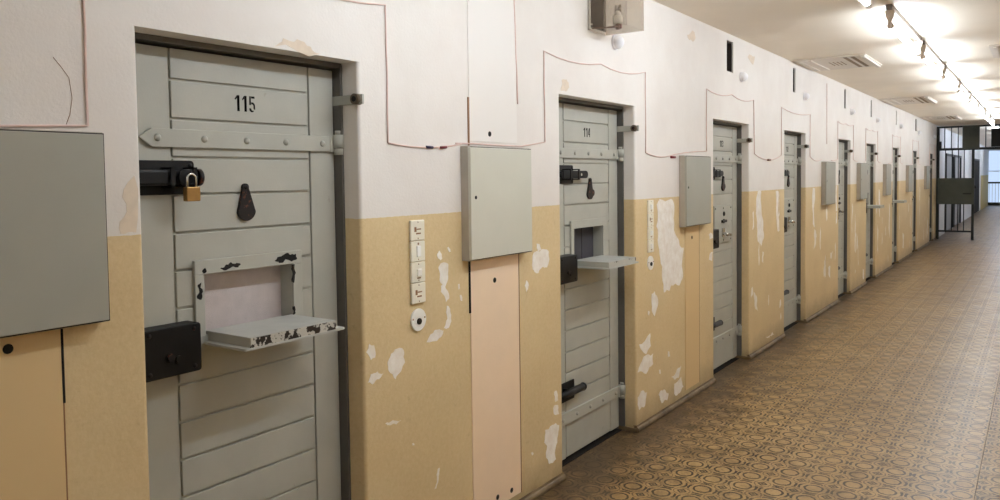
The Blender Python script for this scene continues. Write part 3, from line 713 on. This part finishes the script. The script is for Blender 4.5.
tag(MB().tube([(.001, .998, 1.924), (.001, 1.018, 1.90), (.001, 1.036, 1.875), (.001, 1.042, 1.823), (.001, 1.035, 1.78), (.001, 1.024, 1.752)], .0007, M['rocker'], 5).build('trim_2'), 'hairline crack in the white plaster left of door 115', kind='structure')

# ------------------------------------------------------------------ signal lamps over the doors, acrylic box
GLOBES = [(4.205, 2.392), (6.57, 2.422), (8.69, 2.425), (11.18, 2.418), (13.15, 2.415), (15.55, 2.43), (18.1, 2.42), (20.95, 2.43)]
lab = ['above door 114 under the clear box', 'above the first door beyond door 114', 'above the second door beyond door 114', 'above the third door beyond door 114', 'above the fourth door beyond door 114',
       'above the third door before the gate', 'above the second door before the gate', 'above the door nearest the gate']
def globe_meshes():
    mb = MB(); mb.ball((.018, 0, 0), .040, M['globe'], 24, (1, 1, 1)); g = mb.mesh('dome')
    mb = MB(); mb.cyl((.0005, 0, 0), (.012, 0, 0), .043, M['globe'], 24); return g, mb.mesh('base')
GM = globe_meshes()
for (y, z), l in zip(GLOBES, lab):
    r = tag(empty('signal_lamp', (0, y, z)), 'small round white signal lamp ' + l, 'lamp', 'signal lamps above the doors')
    link('dome', GM[0], r); link('base', GM[1], r)
r = tag(empty('acrylic_box', (.001, 3.872, 2.417)), 'smoky clear box fixed over the wall recess above door 114', 'box')
mb = MB(); t = .004; w, d, h = .226, .235, .318
mb.box(0, d, 0, t, 0, h, M['acrylic']); mb.box(0, d, w-t, w, 0, h, M['acrylic']); mb.box(d-t, d, t, w-t, 0, h, M['acrylic']); mb.box(0, d-t, t, w-t, 0, t, M['acrylic'])
mb.build('pane', r)
mb = MB(); mb.box(.0, .012, 0, .012, t, .2, M['switch_white']); mb.build('batten', r)
r = tag(empty('lamp_holder', (.13, 3.985, 2.421)), 'white ceramic lamp holder with dark lead inside the clear box', 'lamp')
mb = MB(); mb.cyl((0, 0, .03), (0, 0, .075), .026, M['switch_white'], 18); mb.cyl((0, 0, .075), (0, 0, .10), .020, M['switch_white'], 18, .014); mb.build('socket', r)
mb = MB(); [mb.cyl((dx, dy, .095), (dx, dy, .135), .006, M['steel'], 10) for dx, dy in ((.014, 0), (-.014, 0), (0, .016))]; mb.build('terminal', r)
mb = MB(); mb.cyl((0, 0, 0.0005), (0, 0, .032), .013, M['wire_dark'], 12); mb.cyl((.012, .012, .004), (.012, .012, .03), .006, M['red'], 8); mb.cyl((-.012, .012, .004), (-.012, .012, .03), .006, M['brass'], 8); mb.build('foot', r)
mb = MB(); mb.tube([(0, -.012, .016), (-.01, -.03, .010), (-.04, -.05, .0075), (-.08, -.07, .0075), (-.115, -.09, .0075)], .004, M['wire_dark']); tag(mb.build('lead', r), 'dark lead')

# ------------------------------------------------------------------ fluorescent battens
LXC = 1.225; PITCH = 1.78; TL = 1.46
def batten_meshes():
    mb = MB(); mb.box(-.020, .020, 0, TL+.16, -.035, -.001, M['track'], .004); rail = mb.mesh('rail')
    def holder(y0, y1):
        q = MB(); q.prism([(-.032, -.034), (.032, -.034), (.022, -.085), (.011, -.105), (.012, -.158), (-.012, -.158), (-.011, -.105), (-.022, -.085)], 'y', y0, y1, M['holder'], .004); return q.mesh('lamp_holder')
    h = holder(.03, .065), holder(TL+.095, TL+.13)
    mb = MB(); mb.cyl((0, .13, -.130), (0, TL+.06, -.130), .019, M['tube'], 20); [mb.cyl((0, a, -.130), (0, b, -.130), .0195, M['holder'], 20) for a, b in ((.07, .13), (TL+.06, TL+.12))]; tube = mb.mesh('tube')
    return rail, h, tube
BM = batten_meshes()
TUBE_FAR, TUBE_BOOSTED = BM[2].copy(), BM[2].copy()
TUBE_FAR.materials[0] = M['tube_far']; TUBE_BOOSTED.materials[0] = M['tube_boosted']
starts = [5.85+PITCH*k for k in range(8)]
words = ['nearest whole tube', 'second', 'third', 'fourth', 'fifth', 'sixth', 'seventh', 'eighth', 'last one before the gate']
ys = [(-2.3, 'unseen fluorescent batten added far behind the viewer to brighten the left side'), (1.40, 'unseen fluorescent batten added over the viewer to brighten the left side'), (3.53, 'bare fluorescent batten cut by the top edge of the photo, first in the ceiling row')]  # first two are unseen, added only to light the left side
ys += [(y, 'bare fluorescent batten, %s of the linked ceiling row' % w if k else 'first whole fluorescent batten of the linked ceiling row') for k, (y, w) in enumerate(zip(starts, words))]
nb = [y for y in ys]
for k, y in enumerate((23.2, 26.5, 30.0, 34.0, 38.0)): nb.append((y, 'fluorescent batten in the passage beyond the gate, %s from the gate' % ['first', 'second', 'third', 'fourth', 'fifth'][k]))
for y, l in nb:
    if y < YB: continue
    r = tag(empty('fluorescent_light', (LXC, y, CEIL)), l, 'light', 'fluorescent battens along the ceiling')
    link('rail', BM[0], r); tag(link('tube', TUBE_FAR if y > 22 else TUBE_BOOSTED if 0 < y < 5 else BM[2], r), 'glowing white tube'); link('lamp_holder', BM[1][0], r); link('lamp_holder', BM[1][1], r)

# ------------------------------------------------------------------ ceiling vents
def vent(y0, y1, x0, x1, lab):
    r = tag(empty('ceiling_vent', (x0, y0, CEIL)), lab, 'vent', 'slotted ceiling vents')
    w, L = x1-x0, y1-y0
    mb = MB(); mb.box(0, w, 0, L, -.012, -.001, M['vent'], .003); mb.build('vent_plate', r)
    for f in (.05, .20): mb = MB(); mb.box(w*f, w*f+.03, .06, L-.06, -.020, -.011, M['vent'], .003); mb.build('louvre', r)
    for k in range(4): MB().box(w*(.40+.055*k), w*(.40+.055*k)+.012, L*.35, L*.65, -.0135, -.0115, M['vent_dark']).build('slot', r)
    for f in (.68, .78): MB().box(w*f, w*f+.035, .06, L-.06, -.0135, -.0115, M['vent_dark']).build('slot', r)
    tag(MB().box(w-.05, w-.012, .02, L-.02, -.030, -.011, M['batten'], .003).build('louvre', r), 'bright raised louvre')
vent(8.10, 9.05, .03, .70, 'slotted white ceiling vent nearest the viewer, against the left wall')
vent(13.15, 14.4, .03, .70, 'slotted ceiling vent, second along the left wall')
vent(18.0, 19.2, .03, .70, 'slotted ceiling vent near the barred gate, farthest along the left wall')
vent(8.3, 9.2, 1.68, 2.35, 'ceiling vent cut by the right edge of the photo')

# ------------------------------------------------------------------ barred gate
r = tag(empty('barred_gate', (0, YG, 0)), 'dark green barred steel gate closing the left of the corridor, with transom over the passage', 'gate')
g, gb = M['gate'], M['gate_bar']
mb = MB(); T = .03
mb.box(.002, .065, -T, T, FZ+.001, 2.70, gb, .004); mb.box(.735, .79, -T, T, FZ+.001, 2.16, gb, .004)
mb.box(.065, WID-.002, -T, T, 2.12, 2.175, gb, .004); mb.box(.065, WID-.002, -T, T, 2.66, 2.70, gb, .004); mb.box(.065, .735, -T, T, .16, .20, gb, .004)
mb.box(WID-.07, WID-.002, -T, T, FZ+.001, 2.12, gb, .004)
mb.build('gate_frame', r)
for x in (.19, .33, .46, .58): MB().cyl((x, 0, .18), (x, 0, 2.13), .011, gb, 10).build('bar', r)
for x in (.17, .31, .45, 1.01, 1.40, 1.8, 2.15): MB().cyl((x, 0, 2.15), (x, 0, 2.68), .011, gb, 10).build('bar', r)
tag(MB().box(.03, .785, -.045, -.031, .83, 1.455, g, .004).build('sheet_panel', r), 'solid sheet steel panel across the bars')
p2 = tag(MB().box(.54, .89, -.045, -.031, 2.14, 2.69, g, .004).build('sheet_panel', r), 'solid sheet in the transom')
MB().box(.66, .86, -.06, -.044, 2.42, 2.64, g, .006).build('lock_cover', p2)
MB().box(.56, .74, -.075, -.044, 1.07, 1.10, gb, .004).build('handle', r)
MB().box(.03, .11, -.06, -.03, 2.16, 2.34, gb, .004).build('hinge', r)
tag(MB().box(1.12, 1.36, -.11, -.03, 2.18, 2.60, M['black'], .01).build('transom_box', r), 'black box hung in the transom')

# doors in the passage beyond
for i, ((a, b), dark) in enumerate(zip(OPENF, (False, False, True))):
    r = tag(empty('door_%d' % (10+i), (0, b, 0)), ['grey door with dark frame seen through the gate bars', 'second grey door seen through the gate bars', 'dark door on the left beyond the gate, by the bright window'][i], 'door', None, 'structure')
    w = b-a
    mb = MB(); m = M['dark'] if dark else M['far_door']
    mb.box(-.05, .02 if dark else -.01, -w+.06, -.06, .01, 2.04, m, .004); mb.build('leaf', r)
    mb = MB(); mb.box(-.1, .03, -w, -w+.06, .001, 2.1, gb); mb.box(-.1, .03, -.06, 0, .001, 2.1, gb); mb.box(-.1, .03, -w, 0, 2.04, 2.1, gb); mb.build('door_frame', r)
    MB().box(-.01, .07, -w+.14, -w+.20, .98, 1.08, M['black'], .004).build('handle', r)
# ------------------------------------------------------------------ camera, world, view
cam = bpy.data.cameras.new('camera'); co = bpy.data.objects.new('camera', cam); COL.objects.link(co)
cam.sensor_width = 36; cam.lens = 28.008; cam.shift_y = (210.85-250)/1000; cam.clip_start = .05
rt, up, fw = (Vector(v) for v in ((.82131, .57033, -.01291), (-.01350, .04205, .99902), (-.57032, .82034, -.04224)))
m = Matrix((rt, up, -fw)).transposed().to_4x4(); m.translation = (2.0819, 0, 1.6)
co.matrix_world = m
scene.camera = co
w = bpy.data.worlds.new('world'); scene.world = w; w.use_nodes = True
w.node_tree.nodes['Background'].inputs[0].default_value = (.6, .75, 1, 1); w.node_tree.nodes['Background'].inputs[1].default_value = .3
vs = scene.view_settings
scene.display_settings.display_device = 'sRGB'
vs.view_transform = 'Standard'; vs.look = 'None'; vs.gamma = 1; vs.use_curve_mapping = False; vs.exposure = 0.1
scene.cycles.use_denoising = True
scene.cycles.max_bounces = 10; scene.cycles.diffuse_bounces = 6; scene.cycles.transparent_max_bounces = 12
scene.cycles.caustics_reflective = False; scene.cycles.caustics_refractive = False
